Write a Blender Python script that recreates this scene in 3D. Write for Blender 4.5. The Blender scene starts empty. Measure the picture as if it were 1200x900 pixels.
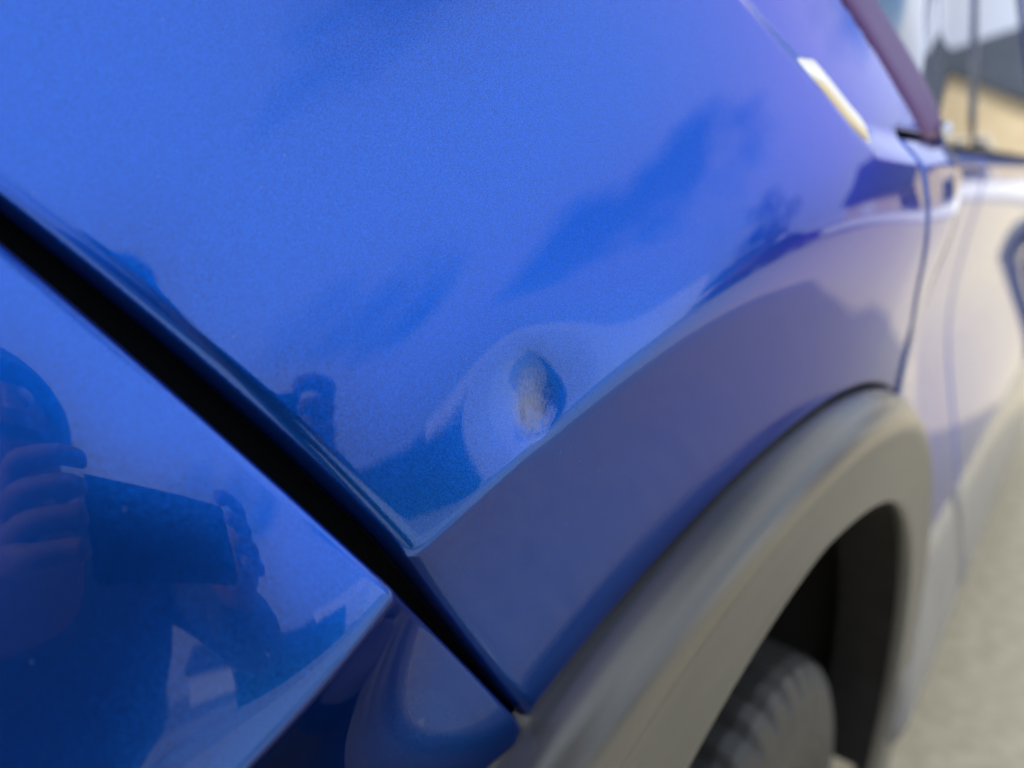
import bpy, bmesh, math, random
import numpy as np
from mathutils import Vector, Matrix
random.seed(7); rng = np.random.default_rng(7)
scene = bpy.context.scene
COL = scene.collection
R_ = math.radians

# ------------------------------------------------------------------ camera
CAM = np.array([0.092, 0.0, 0.932]); YAW, PIT, ROLL, FPX = R_(37.09), R_(-16.56), R_(1.46), 900.0
def cam_axes():
    f = np.array([-math.sin(YAW)*math.cos(PIT), math.cos(YAW)*math.cos(PIT), math.sin(PIT)])
    r = np.cross(f, [0, 0, 1]); r /= np.linalg.norm(r); u = np.cross(r, f)
    return r*math.cos(ROLL)+u*math.sin(ROLL), -r*math.sin(ROLL)+u*math.cos(ROLL), f
CR, CU, CF = cam_axes()
cd = bpy.data.cameras.new('camera'); cam = bpy.data.objects.new('camera', cd); COL.objects.link(cam)
cam.matrix_world = Matrix([[CR[i], CU[i], -CF[i], CAM[i]] for i in range(3)]+[[0, 0, 0, 1]])
cd.sensor_width = 36; cd.lens = 36*FPX/1200; cd.clip_start = 0.005; cd.clip_end = 2000
cd.dof.use_dof = True; cd.dof.focus_distance = 0.262; cd.dof.aperture_fstop = cd.lens/5.8; cd.dof.aperture_blades = 0
scene.camera = cam

# ------------------------------------------------------------------ light
SUN_EL, SUN_AZ = R_(37), math.atan2(-0.77, -0.64)          # azimuth measured from +Y towards +X
sun_dir = Vector((math.sin(SUN_AZ)*math.cos(SUN_EL), math.cos(SUN_AZ)*math.cos(SUN_EL), math.sin(SUN_EL)))
sl = bpy.data.lights.new('sun', 'SUN'); sl.energy = 2.9; sl.angle = R_(0.53); sl.color = (1, .93, .82)
so = bpy.data.objects.new('sun', sl); COL.objects.link(so); so.rotation_euler = sun_dir.to_track_quat('Z', 'Y').to_euler()
w = bpy.data.worlds.new('World'); scene.world = w; w.use_nodes = True
nt = w.node_tree; N = nt.nodes; L = nt.links
for n in list(N): N.remove(n)
def nd(t, **k):
    n = N.new(t)
    for a, b in k.items(): setattr(n, a, b)
    return n
sky = nd('ShaderNodeTexSky', sky_type='NISHITA', sun_disc=False, sun_elevation=SUN_EL, sun_rotation=SUN_AZ, air_density=1.0, dust_density=.4, ozone_density=3.0)
tc = nd('ShaderNodeTexCoord'); sep = nd('ShaderNodeSeparateXYZ'); L.new(tc.outputs['Generated'], sep.inputs[0])
ad = nd('ShaderNodeMath', operation='MAXIMUM'); ad.inputs[1].default_value = 0.0; L.new(sep.outputs[2], ad.inputs[0])
ad2 = nd('ShaderNodeMath', operation='ADD'); ad2.inputs[1].default_value = 0.16; L.new(ad.outputs[0], ad2.inputs[0])
dv = nd('ShaderNodeVectorMath', operation='DIVIDE'); L.new(tc.outputs['Generated'], dv.inputs[0]); L.new(ad2.outputs[0], dv.inputs[1])
mp = nd('ShaderNodeMapping'); mp.inputs['Scale'].default_value = (1, 1, 0); mp.inputs['Location'].default_value = (5.3, 2.9, 0); L.new(dv.outputs[0], mp.inputs[0])
nz = nd('ShaderNodeTexNoise'); nz.inputs['Scale'].default_value = 0.75; nz.inputs['Detail'].default_value = 6; nz.inputs['Roughness'].default_value = .55; nz.inputs['Distortion'].default_value = .4
L.new(mp.outputs[0], nz.inputs['Vector'])
cr = nd('ShaderNodeValToRGB'); cr.color_ramp.elements[0].position = .88; cr.color_ramp.elements[1].position = 1.18
cr.color_ramp.elements[0].color = (0, 0, 0, 1); cr.color_ramp.elements[1].color = (.9, .9, .9, 1); wob = nd('ShaderNodeTexNoise'); wob.inputs['Scale'].default_value = 2.2; wob.inputs['Detail'].default_value = 3; L.new(tc.outputs['Generated'], wob.inputs['Vector'])
wz = nd('ShaderNodeMath', operation='MULTIPLY_ADD'); wz.inputs[1].default_value = .22; L.new(wob.outputs['Fac'], wz.inputs[0]); L.new(ad.outputs[0], wz.inputs[2])
cv = nd('ShaderNodeValToRGB'); cv.color_ramp.interpolation = 'B_SPLINE'
for p_, v_ in ((.0, .62), (.20, .62), (.33, .62), (.38, .46), (.46, .45), (.56, .58), (.75, .60), (1.0, .52)):
    e_ = cv.color_ramp.elements.new(p_) if p_ not in (0., 1.) else cv.color_ramp.elements[0 if p_ == 0 else -1]
    e_.color = (v_, v_, v_, 1)
L.new(wz.outputs[0], cv.inputs[0])
hs = nd('ShaderNodeMath', operation='ADD'); L.new(cv.outputs[0], hs.inputs[0]); L.new(nz.outputs['Fac'], hs.inputs[1])
L.new(hs.outputs[0], cr.inputs[0])
mx = nd('ShaderNodeMix', data_type='RGBA'); L.new(cr.outputs[0], mx.inputs[0]); L.new(sky.outputs[0], mx.inputs[6]); ccr = nd('ShaderNodeValToRGB'); ccr.color_ramp.elements[0].position = .06; ccr.color_ramp.elements[1].position = .34
ccr.color_ramp.elements[0].color = (.36, .40, .56, 1); ccr.color_ramp.elements[1].color = (.62, .65, .70, 1); L.new(ad.outputs[0], ccr.inputs[0])
csc = nd('ShaderNodeVectorMath', operation='SCALE'); csc.inputs['Scale'].default_value = 10; L.new(ccr.outputs[0], csc.inputs[0]); L.new(csc.outputs[0], mx.inputs[7])
bg = nd('ShaderNodeBackground'); bg.inputs[1].default_value = 0.14; L.new(mx.outputs[2], bg.inputs[0])
ow = nd('ShaderNodeOutputWorld'); L.new(bg.outputs[0], ow.inputs[0])
vs = scene.view_settings; vs.view_transform = 'Standard'; vs.look = 'None'; vs.gamma = 1; vs.exposure = 0.86

# ------------------------------------------------------------------ materials
def mat(name, base, rough=.5, metal=0, coat=0, spec=.5, build=None):
    m = bpy.data.materials.new(name); m.use_nodes = True
    nt = m.node_tree; b = nt.nodes['Principled BSDF']
    b.inputs['Base Color'].default_value = (*base, 1); b.inputs['Roughness'].default_value = rough
    b.inputs['Metallic'].default_value = metal; b.inputs['Coat Weight'].default_value = coat
    b.inputs['Coat IOR'].default_value = 1.44; b.inputs['Coat Roughness'].default_value = .015; b.inputs['Specular IOR Level'].default_value = spec
    if build: build(nt, b)
    return m
def node(nt, t, **k):
    n = nt.nodes.new(t)
    for a, b in k.items():
        if a.startswith('i_'): n.inputs[a[2:].replace('_', ' ')].default_value = b
        else: setattr(n, a, b)
    return n
def noise_col(scale, c0, c1, detail=4, p0=.35, p1=.65, bump=0, bump_scale=None, dist=.002, rough_var=None):
    def f(nt, b):
        t = node(nt, 'ShaderNodeTexCoord')
        n = node(nt, 'ShaderNodeTexNoise', i_Scale=scale, i_Detail=detail)
        nt.links.new(t.outputs['Object'], n.inputs['Vector'])
        r = node(nt, 'ShaderNodeValToRGB'); e = r.color_ramp.elements
        e[0].position, e[1].position = p0, p1; e[0].color = (*c0, 1); e[1].color = (*c1, 1)
        nt.links.new(n.outputs['Fac'], r.inputs[0]); nt.links.new(r.outputs[0], b.inputs['Base Color'])
        if bump:
            n2 = node(nt, 'ShaderNodeTexNoise', i_Scale=bump_scale or scale*4, i_Detail=3)
            nt.links.new(t.outputs['Object'], n2.inputs['Vector'])
            bp = node(nt, 'ShaderNodeBump', i_Strength=bump, i_Distance=dist)
            nt.links.new(n2.outputs['Fac'], bp.inputs['Height']); nt.links.new(bp.outputs[0], b.inputs['Normal'])
    return f
def paint_nodes(scuffed):
    def f(nt, b):
        lk = nt.links.new
        t = node(nt, 'ShaderNodeTexCoord'); g = node(nt, 'ShaderNodeNewGeometry')
        n = node(nt, 'ShaderNodeTexNoise', i_Scale=2600., i_Detail=1.); lk(t.outputs['Object'], n.inputs['Vector'])
        s = node(nt, 'ShaderNodeVectorMath', operation='SUBTRACT'); s.inputs[1].default_value = (.5, .5, .5); lk(n.outputs['Color'], s.inputs[0])
        m = node(nt, 'ShaderNodeVectorMath', operation='SCALE'); m.inputs['Scale'].default_value = .32; lk(s.outputs[0], m.inputs[0])
        a = node(nt, 'ShaderNodeVectorMath', operation='ADD'); lk(g.outputs['Normal'], a.inputs[0]); lk(m.outputs[0], a.inputs[1])
        nn = node(nt, 'ShaderNodeVectorMath', operation='NORMALIZE'); lk(a.outputs[0], nn.inputs[0]); lk(nn.outputs[0], b.inputs['Normal'])
        # sparse dust specks
        v = node(nt, 'ShaderNodeTexVoronoi', i_Scale=150.); lk(t.outputs['Object'], v.inputs['Vector'])
        n3 = node(nt, 'ShaderNodeTexNoise', i_Scale=900., i_Detail=2.); lk(t.outputs['Object'], n3.inputs['Vector'])
        mm = node(nt, 'ShaderNodeMath', operation='MULTIPLY_ADD'); mm.inputs[1].default_value = .05; lk(n3.outputs['Fac'], mm.inputs[0]); lk(v.outputs['Distance'], mm.inputs[2])
        lt = node(nt, 'ShaderNodeMath', operation='LESS_THAN'); lt.inputs[1].default_value = .075; lk(mm.outputs[0], lt.inputs[0])
        sc = node(nt, 'ShaderNodeSeparateColor'); lk(v.outputs['Color'], sc.inputs[0])
        gt = node(nt, 'ShaderNodeMath', operation='GREATER_THAN'); gt.inputs[1].default_value = .78; lk(sc.outputs[0], gt.inputs[0])
        dm = node(nt, 'ShaderNodeMath', operation='MULTIPLY'); lk(lt.outputs[0], dm.inputs[0]); lk(gt.outputs[0], dm.inputs[1])
        fac = node(nt, 'ShaderNodeMath', operation='MULTIPLY'); fac.inputs[1].default_value = .5; lk(dm.outputs[0], fac.inputs[0])
        facs = fac.outputs[0]
        if scuffed:
            at = node(nt, 'ShaderNodeAttribute', attribute_name='scuff')
            n4 = node(nt, 'ShaderNodeTexNoise', i_Scale=1100., i_Detail=6., i_Roughness=.7)
            mp = node(nt, 'ShaderNodeMapping'); mp.inputs['Scale'].default_value = (1, 1, .45); lk(t.outputs['Object'], mp.inputs[0]); lk(mp.outputs[0], n4.inputs['Vector'])
            ma = node(nt, 'ShaderNodeMath', operation='MULTIPLY_ADD'); ma.inputs[1].default_value = 4.6; ma.inputs[2].default_value = -2.25; lk(n4.outputs['Fac'], ma.inputs[0])
            ms = node(nt, 'ShaderNodeMath', operation='ADD', use_clamp=True); lk(ma.outputs[0], ms.inputs[0]); lk(at.outputs['Fac'], ms.inputs[1])
            gate = node(nt, 'ShaderNodeMath', operation='MULTIPLY', use_clamp=True); lk(ms.outputs[0], gate.inputs[0]); lk(at.outputs['Fac'], gate.inputs[1])
            mxx = node(nt, 'ShaderNodeMath', operation='MAXIMUM'); lk(facs, mxx.inputs[0]); lk(gate.outputs[0], mxx.inputs[1]); facs = mxx.outputs[0]
        mc = node(nt, 'ShaderNodeMix', data_type='RGBA'); lk(facs, mc.inputs[0]); fl = node(nt, 'ShaderNodeMapRange'); fl.inputs[1].default_value = .33; fl.inputs[2].default_value = .67; fl.inputs[3].default_value = .72; fl.inputs[4].default_value = 1.32; lk(n.outputs['Fac'], fl.inputs[0]); fc = node(nt, 'ShaderNodeVectorMath', operation='SCALE'); fc.inputs[0].default_value = PAINT; lk(fl.outputs[0], fc.inputs['Scale']); lk(fc.outputs[0], mc.inputs[6]); mc.inputs[7].default_value = (.15, .185, .34, 1)
        lk(mc.outputs[2], b.inputs['Base Color']); b.inputs['Specular Tint'].default_value = (.06, .2, .7, 1)
        mm2 = node(nt, 'ShaderNodeMath', operation='MULTIPLY_ADD'); mm2.inputs[1].default_value = -.8; mm2.inputs[2].default_value = .92; lk(facs, mm2.inputs[0]); lk(mm2.outputs[0], b.inputs['Metallic'])
        cw = node(nt, 'ShaderNodeMath', operation='MULTIPLY_ADD', use_clamp=True); cw.inputs[1].default_value = -.9; cw.inputs[2].default_value = 1.0; lk(facs, cw.inputs[0]); lk(cw.outputs[0], b.inputs['Coat Weight'])
    return f
PAINT = (.003, .074, .425)
M = {}
M['paint'] = mat('blue_metallic_paint', PAINT, .26, .92, 1, build=paint_nodes(False))
M['paint_dent'] = mat('blue_metallic_paint_dented', PAINT, .26, .92, 1, build=paint_nodes(True))
M['clad'] = mat('grey_black_plastic', (.07, .07, .065), .23, 0, 0, .8, noise_col(9, (.052, .053, .05), (.068, .069, .065), 5, bump=.25, bump_scale=1500, dist=.0004))
M['sill'] = mat('sill_plastic', (.07, .07, .07), .22, 0, 0, .8, noise_col(9, (.17, .175, .185), (.21, .212, .215), 5, bump=.08, bump_scale=1500, dist=.0004))
M['liner'] = mat('liner_plastic', (.018, .018, .02), .7, 0, 0, .3, noise_col(30, (.006, .006, .007), (.011, .011, .012)))
M['black'] = mat('black_rubber', (.002, .003, .006), .9, 0, 0, .1)
M['rim_shade'] = mat('rim_shade_navy', (.002, .006, .03), .7, 0, 0, .2)  # shade of the panel gaps painted into the rim faces as dark navy
M['tyre'] = mat('tyre_rubber', (.035, .036, .038), .5, 0, 0, .5, noise_col(25, (.016, .018, .019), (.03, .031, .031), 5, bump=.2, bump_scale=400, dist=.0006))
M['alloy'] = mat('alloy_metal', (.5, .5, .52), .3, .9)
M['glass'] = mat('dark_tinted_glass', (.012, .015, .02), .02, 0, 0, .6)
M['plum'] = mat('plum_satin_trim', (.075, .02, .14), .45, 0, 0, .25)
M['chrome'] = mat('bright_moulding', (.86, .82, .72), .5, 1)
M['lamp_red'] = mat('red_lamp_plastic', (.35, .01, .015), .1, 0, 1)
M['lamp_clear'] = mat('clear_lamp_plastic', (.6, .62, .65), .1, .3, 1)

# ------------------------------------------------------------------ object helpers
def link(o, parent=None, mats=None):
    COL.objects.link(o)
    if parent: o.parent = parent
    return o
def mesh_obj(name, verts, faces, m, parent=None, smooth=True, normals=None, origin=(0, 0, 0)):
    v = np.asarray(verts, float) - np.asarray(origin, float)
    me = bpy.data.meshes.new(name); me.from_pydata(v.tolist(), [], [list(map(int, f)) for f in faces]); me.update()
    if m: me.materials.append(m)
    if smooth: me.polygons.foreach_set('use_smooth', [True]*len(me.polygons))
    if normals is not None: me.normals_split_custom_set_from_vertices(np.asarray(normals).tolist())
    o = bpy.data.objects.new(name, me); return link(o, parent)
def bm_obj(name, bm, m, parent=None, smooth=False, origin=(0, 0, 0)):
    bmesh.ops.translate(bm, verts=bm.verts, vec=-Vector(origin))
    me = bpy.data.meshes.new(name); bm.to_mesh(me); bm.free()
    if m: me.materials.append(m)
    if smooth: me.polygons.foreach_set('use_smooth', [True]*len(me.polygons))
    o = bpy.data.objects.new(name, me); return link(o, parent)
def tag(o, label=None, cat=None, group=None, kind=None):
    for k, v in (('label', label), ('category', cat), ('group', group), ('kind', kind)):
        if v: o[k] = v
    return o
def thing(name, loc, label, cat, group=None, rz=0):
    o = bpy.data.objects.new(name, None); o.location = loc; o.rotation_euler = (0, 0, rz); COL.objects.link(o)
    return tag(o, label, cat, group)
def box(bm, x0, x1, y0, y1, z0, z1, bevel=0):
    r = bmesh.ops.create_cube(bm, size=1, matrix=Matrix.Translation(((x0+x1)/2, (y0+y1)/2, (z0+z1)/2)) @ Matrix.Diagonal((x1-x0, y1-y0, z1-z0, 1)))
    if bevel:
        es = {e for v in r['verts'] for e in v.link_edges}
        bmesh.ops.bevel(bm, geom=list(es), offset=bevel, segments=2, affect='EDGES')
    return r['verts']
def grid_faces(nu, nv, wrap=False):
    f = []
    for i in range(nu if wrap else nu-1):
        for j in range(nv-1):
            a, b = i*nv+j, ((i+1) % nu)*nv+j
            f.append((a, b, b+1, a+1))
    return f

# ------------------------------------------------------------------ the car's side surface:  S(s, z)
CY, CZ, RO, RI, KZ = .488, .34, .462, .369, .983       # rear wheel arch
XC = -.89                                               # car centre line
ROOT = np.array([XC, 1.45, 0.])
def kappa(s):
    k = np.where(s > .64, 0., .508)
    k = k + np.clip((.0-s)/.12, 0, 1)*6.5
    return k
_S = np.linspace(-1.3, 4.3, 5601); _ds = _S[1]-_S[0]
_i0 = int(np.argmin(abs(_S-.64)))
_k = kappa(_S)
_al = np.zeros_like(_S)
for i in range(_i0-1, -1, -1): _al[i] = min(_al[i+1]+_k[i]*_ds, 1.5)
_f = np.clip((_S-2.75)/.25, 0, 1); _fa = np.minimum(np.cumsum(_f*3.2*_ds), 1.45); _al = _al-_fa
_x = np.zeros_like(_S); _y = np.zeros_like(_S); _x[_i0] = 0; _y[_i0] = .64
for i in range(_i0+1, len(_S)): _x[i] = _x[i-1]+math.sin(_al[i-1])*_ds; _y[i] = _y[i-1]+math.cos(_al[i-1])*_ds
for i in range(_i0-1, -1, -1): _x[i] = _x[i+1]-math.sin(_al[i])*_ds; _y[i] = _y[i+1]-math.cos(_al[i])*_ds
def plan(s): return np.interp(s, _S, _x), np.interp(s, _S, _y), np.interp(s, _S, _al)
def sstep(x): x = np.clip(x, 0, 1); return x*x*(3-2*x)
def softplus(x): return np.where(x > 30, x, np.log1p(np.exp(np.minimum(x, 30))))
CREASE = None                                           # (s, z) table, filled below
def zcrease(s):
    if CREASE is None: return np.full_like(s, .9)
    return np.interp(s, CREASE[0], CREASE[1])
def zkick(s): return np.interp(s, [-.3, .2, .35, .375, .407, .442, .477, .56, 9], [1.47, 1.10, 1.0, .985, .969, .951, .9385, .934, .934])
A_HI, B_HI, T_HI, A_LO, M_LO = .20, 1.5, .16, .36, .085
def prof(s, z):
    zc = zcrease(s); t = z-zc
    w = .0009+.012*sstep((s-.15)/.35)
    fade = 1-.75*sstep((s-.55)/.5)                      # the crease dies out along the doors
    tp = w*softplus(t/w); tn = -w*softplus(-t/w)
    hi = A_HI*tp*fade + (1-.6*sstep((s-.6)/.4))*np.where(tp < T_HI, B_HI*tp*tp/2, B_HI*T_HI*T_HI/2+B_HI*T_HI*(tp-T_HI))
    lo = A_LO*M_LO*(1-np.exp(tn/M_LO))*(.35+.65*fade)
    waist = .062*sstep((z-.40)/.36)*sstep((s-.66)/.42)
    step = .010*sstep((z-zkick(s)+.004)/.022)
    low = .05*sstep((.36-z)/.2)
    return -hi-lo-waist-low-step
# the dent: a shallow push with a sharp inner pit, and a raised rim
DENT = None
def dent(s, z):
    if DENT is None: return 0*s
    ds, dz = s-DENT[0], z-DENT[1]
    c, q = math.cos(.25), math.sin(.25)
    a = ds*c+dz*q; b = -ds*q+dz*c
    r1 = (a/np.where(a > 0, .0066, .0098))**2+(b/np.where(b > 0, .0135, .0100))**2
    r2 = (a/.028)**2+(b/.021)**2
    a3, b3 = a+.0022, b+.004
    r3 = (a3/.0045)**2+(b3/.006)**2
    return -.0011*np.exp(-r1)-.0023*np.exp(-r2)-.0010*np.exp(-r3**1.4)
def surf(s, z, off=0., extra=None):
    s = np.asarray(s, float); z = np.asarray(z, float)
    x, y, a = plan(s); p = prof(s, z)+dent(s, z)+off
    if extra is not None: p = p+extra(s, z)
    return np.stack([x+np.cos(a)*p, y-np.sin(a)*p, z], -1)
def unproject(px, off=0., extra=None):
    px = np.asarray(px, float)
    D = (px[:, :1]-600)*CR+(450-px[:, 1:])*CU+FPX*CF
    out = []
    for d in D:
        d = d/np.linalg.norm(d)
        lam = np.linspace(.1, 3.5, 1700); P = CAM+lam[:, None]*d
        # signed distance outside the surface (small angles): compare with the surface at the same s ~ nearest plan point
        idx = np.searchsorted(_y[300:4300], P[:, 1])+300
        s = _S[np.clip(idx, 0, len(_S)-1)]
        for _ in range(4):
            x, y, a = plan(s); s = s+(P[:, 0]-x)*np.sin(a)+(P[:, 1]-y)*np.cos(a)
        x, y, a = plan(s)
        h = (P[:, 0]-x)*np.cos(a)-(P[:, 1]-y)*np.sin(a)
        e = extra(s, P[:, 2]) if extra is not None else 0
        g = h-prof(s, P[:, 2])-off-e
        k = np.where(g < 0)[0]
        if len(k) == 0: out.append((np.nan, np.nan)); continue
        k = k[0]; f = g[k-1]/(g[k-1]-g[k]) if k else 0
        out.append((s[k-1]+f*(s[k]-s[k-1]), P[k-1, 2]+f*(P[k, 2]-P[k-1, 2])))
    return np.array(out)
def project(P):
    d = np.asarray(P, float)-CAM; z = d@CF
    return np.stack([600+FPX*(d@CR)/z, 450-FPX*(d@CU)/z], -1)
CREASE_PX = [(245, 880), (320, 797), (380, 744), (445, 688), (490, 641), (560, 590), (640, 521), (700, 470), (760, 418), (820, 376), (900, 328), (960, 298), (1020, 281), (1080, 276)]
for _ in range(3):
    q = unproject(CREASE_PX); q = q[~np.isnan(q[:, 0])]; q = q[np.argsort(q[:, 0])]
    pf = np.polyfit(q[:, 0], q[:, 1], 4)
    ss = np.linspace(q[0, 0], q[-1, 0], 80); zz = np.polyval(pf, ss)
    sl_a = (zz[1]-zz[0])/(ss[1]-ss[0])
    pre_s = ss[0]+np.linspace(-.6, -.0005, 500); pre_z = zz[0]+sl_a*.12*(1-np.exp((pre_s-ss[0])/.12))*-1
    CREASE = (np.concatenate([pre_s, ss, [ss[-1]+.3, 5]]), np.concatenate([pre_z, zz, [zz[-1]+.004, zz[-1]+.01]]))
d0 = unproject([(634, 474)])[0]; DENT = (d0[0], d0[1])
#print('crease', np.round(np.c_[CREASE[0], CREASE[1]][40:121:8], 3).tolist(), 'dent', DENT, np.linalg.norm(surf(*DENT)-CAM))

# signed distance to polygon in the (s, z) sheet
def poly_sd(P, poly):
    poly = np.asarray(poly); A = poly; B = np.roll(poly, -1, 0)
    best = np.full(len(P), 1e9); inside = np.zeros(len(P), bool); near = np.zeros_like(P)
    for a, b in zip(A, B):
        ab = b-a; l2 = ab@ab
        if l2 < 1e-14: continue
        t = np.clip(((P-a)@ab)/l2, 0, 1); c = a+t[:, None]*ab; d = np.hypot(*(P-c).T)
        m = d < best; best[m] = d[m]; near[m] = c[m]
        cond = (a[1] > P[:, 1]) != (b[1] > P[:, 1])
        with np.errstate(divide='ignore', invalid='ignore'):
            xi = a[0]+(P[:, 1]-a[1])*(b[0]-a[0])/(b[1]-a[1])
        inside ^= cond & (P[:, 0] < xi)
    return np.where(inside, best, -best), near
def densify(poly, step):
    out = []
    poly = np.asarray(poly, float)
    for a, b in zip(poly, np.roll(poly, -1, 0)):
        n = max(1, int(np.hypot(*(b-a))/step)); out += [a+(b-a)*i/n for i in range(n)]
    return np.array(out)
def axis(segs):
    """segs: [(start, end, step)...]"""
    v = [np.arange(a, b-1e-9, st) for a, b, st in segs]; return np.concatenate(v+[[segs[-1][1]]])
def panel(name, poly, sax, zax, m, parent, roll=.004, depth=.014, off=0., extra=None, rollmask=None, scuff=None, shear=None):
    S, Z = np.meshgrid(sax, zax, indexing='ij')
    if shear is not None: S = S+shear(Z)
    P = np.c_[S.ravel(), Z.ravel()]
    sd, near = poly_sd(P, poly)
    ns, nz_ = S.shape
    sd2 = sd.reshape(ns, nz_)
    cell = (np.maximum.reduce([sd2[:-1, :-1], sd2[1:, :-1], sd2[:-1, 1:], sd2[1:, 1:]]) > 0)
    out = sd < 0
    Q = P.copy(); Q[out] = near[out]
    dd = np.where(out, 0, sd)
    def rollf(d, p):
        rr = roll if rollmask is None else roll*rollmask(p)+1e-6
        q = np.clip(d, 0, rr); return -(rr-np.sqrt(np.maximum(rr*rr-(rr-q)**2, 0)))
    def f(p, d): return surf(p[:, 0], p[:, 1], off, extra)+plan_n(p[:, 0])*rollf(d, p)[:, None]
    V = f(Q, dd)
    # analytic-ish normals
    e = 2.5e-4
    def at(p):
        d, _ = poly_sd(p, poly); return f(p, np.maximum(d, 0))
    use = np.zeros(len(P), bool)
    I, J = np.where(cell); a = I*nz_+J
    quads = np.c_[a, a+nz_, a+nz_+1, a+1]
    use[quads.ravel()] = True
    ids = np.where(use)[0]; remap = -np.ones(len(P), int); remap[ids] = np.arange(len(ids))
    Qi = Q[ids]; inner = Qi
    ds = (at(inner+[e, 0])-at(inner-[e, 0])); dz = (at(inner+[0, e])-at(inner-[0, e]))
    nr = np.cross(ds, dz); nr /= np.linalg.norm(nr, axis=1)[:, None]+1e-12
    flip = (nr*plan_n(inner[:, 0])).sum(1) < 0; nr[flip] *= -1
    Vi = V[ids]; F = remap[quads]
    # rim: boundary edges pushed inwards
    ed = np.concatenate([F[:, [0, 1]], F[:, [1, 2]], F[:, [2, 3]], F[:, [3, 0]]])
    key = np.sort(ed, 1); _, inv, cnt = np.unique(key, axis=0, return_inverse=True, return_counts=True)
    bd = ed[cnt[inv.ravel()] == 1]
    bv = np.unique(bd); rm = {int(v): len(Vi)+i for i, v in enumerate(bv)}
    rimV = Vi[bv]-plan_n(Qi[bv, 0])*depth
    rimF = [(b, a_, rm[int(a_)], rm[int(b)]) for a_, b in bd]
    cen = Qi.mean(0); 
    rn = nr[bv]*0+nr[bv]
    o = mesh_obj(name, np.r_[Vi, rimV], F.tolist()+rimF, m, parent, True, np.r_[nr, rn], ROOT if parent else (0, 0, 0))
    o.data.materials.append(M['rim_shade']); o.data.polygons.foreach_set('material_index', [0]*len(F)+[1]*len(rimF))
    if scuff is not None:
        at_ = o.data.attributes.new('scuff', 'FLOAT', 'POINT'); at_.data.foreach_set('value', np.r_[scuff(Qi), np.zeros(len(bv))].astype(np.float32))
    return o
def plan_n(s):
    _, _, a = plan(np.asarray(s)); return np.stack([np.cos(a), -np.sin(a), 0*a], -1)

# ------------------------------------------------------------------ setting (ground, road)
M['road'] = mat('pale_worn_asphalt', (.3, .29, .25), .85, 0, 0, .3, noise_col(26, (.50, .43, .29), (.68, .59, .41), 6, .3, .7, bump=.3, bump_scale=90, dist=.006))
M['ground'] = mat('ground_soil', (.2, .19, .15), .9, 0, 0, .2, noise_col(.3, (.16, .17, .1), (.27, .25, .2)))
M['kerb'] = mat('kerb_concrete', (.4, .39, .36), .8, 0, 0, .3, noise_col(8, (.33, .32, .3), (.45, .44, .41)))
def sheet(name, x0, x1, y0, y1, z, m):
    o = mesh_obj(name, [(x0, y0, z), (x1, y0, z), (x1, y1, z), (x0, y1, z)], [(0, 1, 2, 3)], m); return tag(o, kind='structure')
sheet('ground', -700, 700, -700, 700, -.008, M['ground'])
sheet('road', -9, 6.5, -60, 17.5, 0, M['road'])

sheet('pavement', 6.62, 8.4, -60, 13.5, .12, M['kerb'])
bm = bmesh.new(); box(bm, 6.5, 6.62, -60, 13.5, -.05, .125, .012); tag(bm_obj('kerb', bm, M['kerb']), kind='structure')
sheet('pavement', -60, 60, 17.7, 19.4, .12, M['kerb'])
bm = bmesh.new(); box(bm, -60, 60, 17.5, 17.7, -.05, .125, .012); tag(bm_obj('kerb', bm, M['kerb']), kind='structure')
M['drive'] = mat('driveway_concrete', (.4, .38, .33), .85, 0, 0, .3, noise_col(3, (.34, .32, .28), (.46, .44, .38)))
sheet('driveway', 8.4, 16, -40, 13.5, .11, M['drive'])
M['cream'] = mat('cream_render', (.72, .60, .40), .85, 0, 0, .3, noise_col(2, (.68, .56, .37), (.76, .64, .44)))
M['white'] = mat('white_render', (.86, .86, .84), .8, 0, 0, .3, noise_col(2, (.82, .82, .8), (.88, .88, .86)))
M['slate'] = mat('slate_roof', (.05, .065, .09), .6, 0, 0, .4, noise_col(4, (.04, .052, .075), (.065, .08, .11)))
M['brick'] = mat('orange_brick', (.5, .22, .09), .85, 0, 0, .3, noise_col(6, (.44, .19, .08), (.56, .27, .12)))
M['pane'] = mat('window_glass', (.02, .025, .03), .05, 0, 0, .6)
M['frame'] = mat('white_frame', (.8, .8, .8), .4)
M['leaf'] = mat('leaf_green', (.05, .08, .025), .6, 0, 0, .3, noise_col(1.5, (.035, .06, .018), (.07, .11, .035)))
M['bark'] = mat('bark_brown', (.12, .09, .06), .9)
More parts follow.
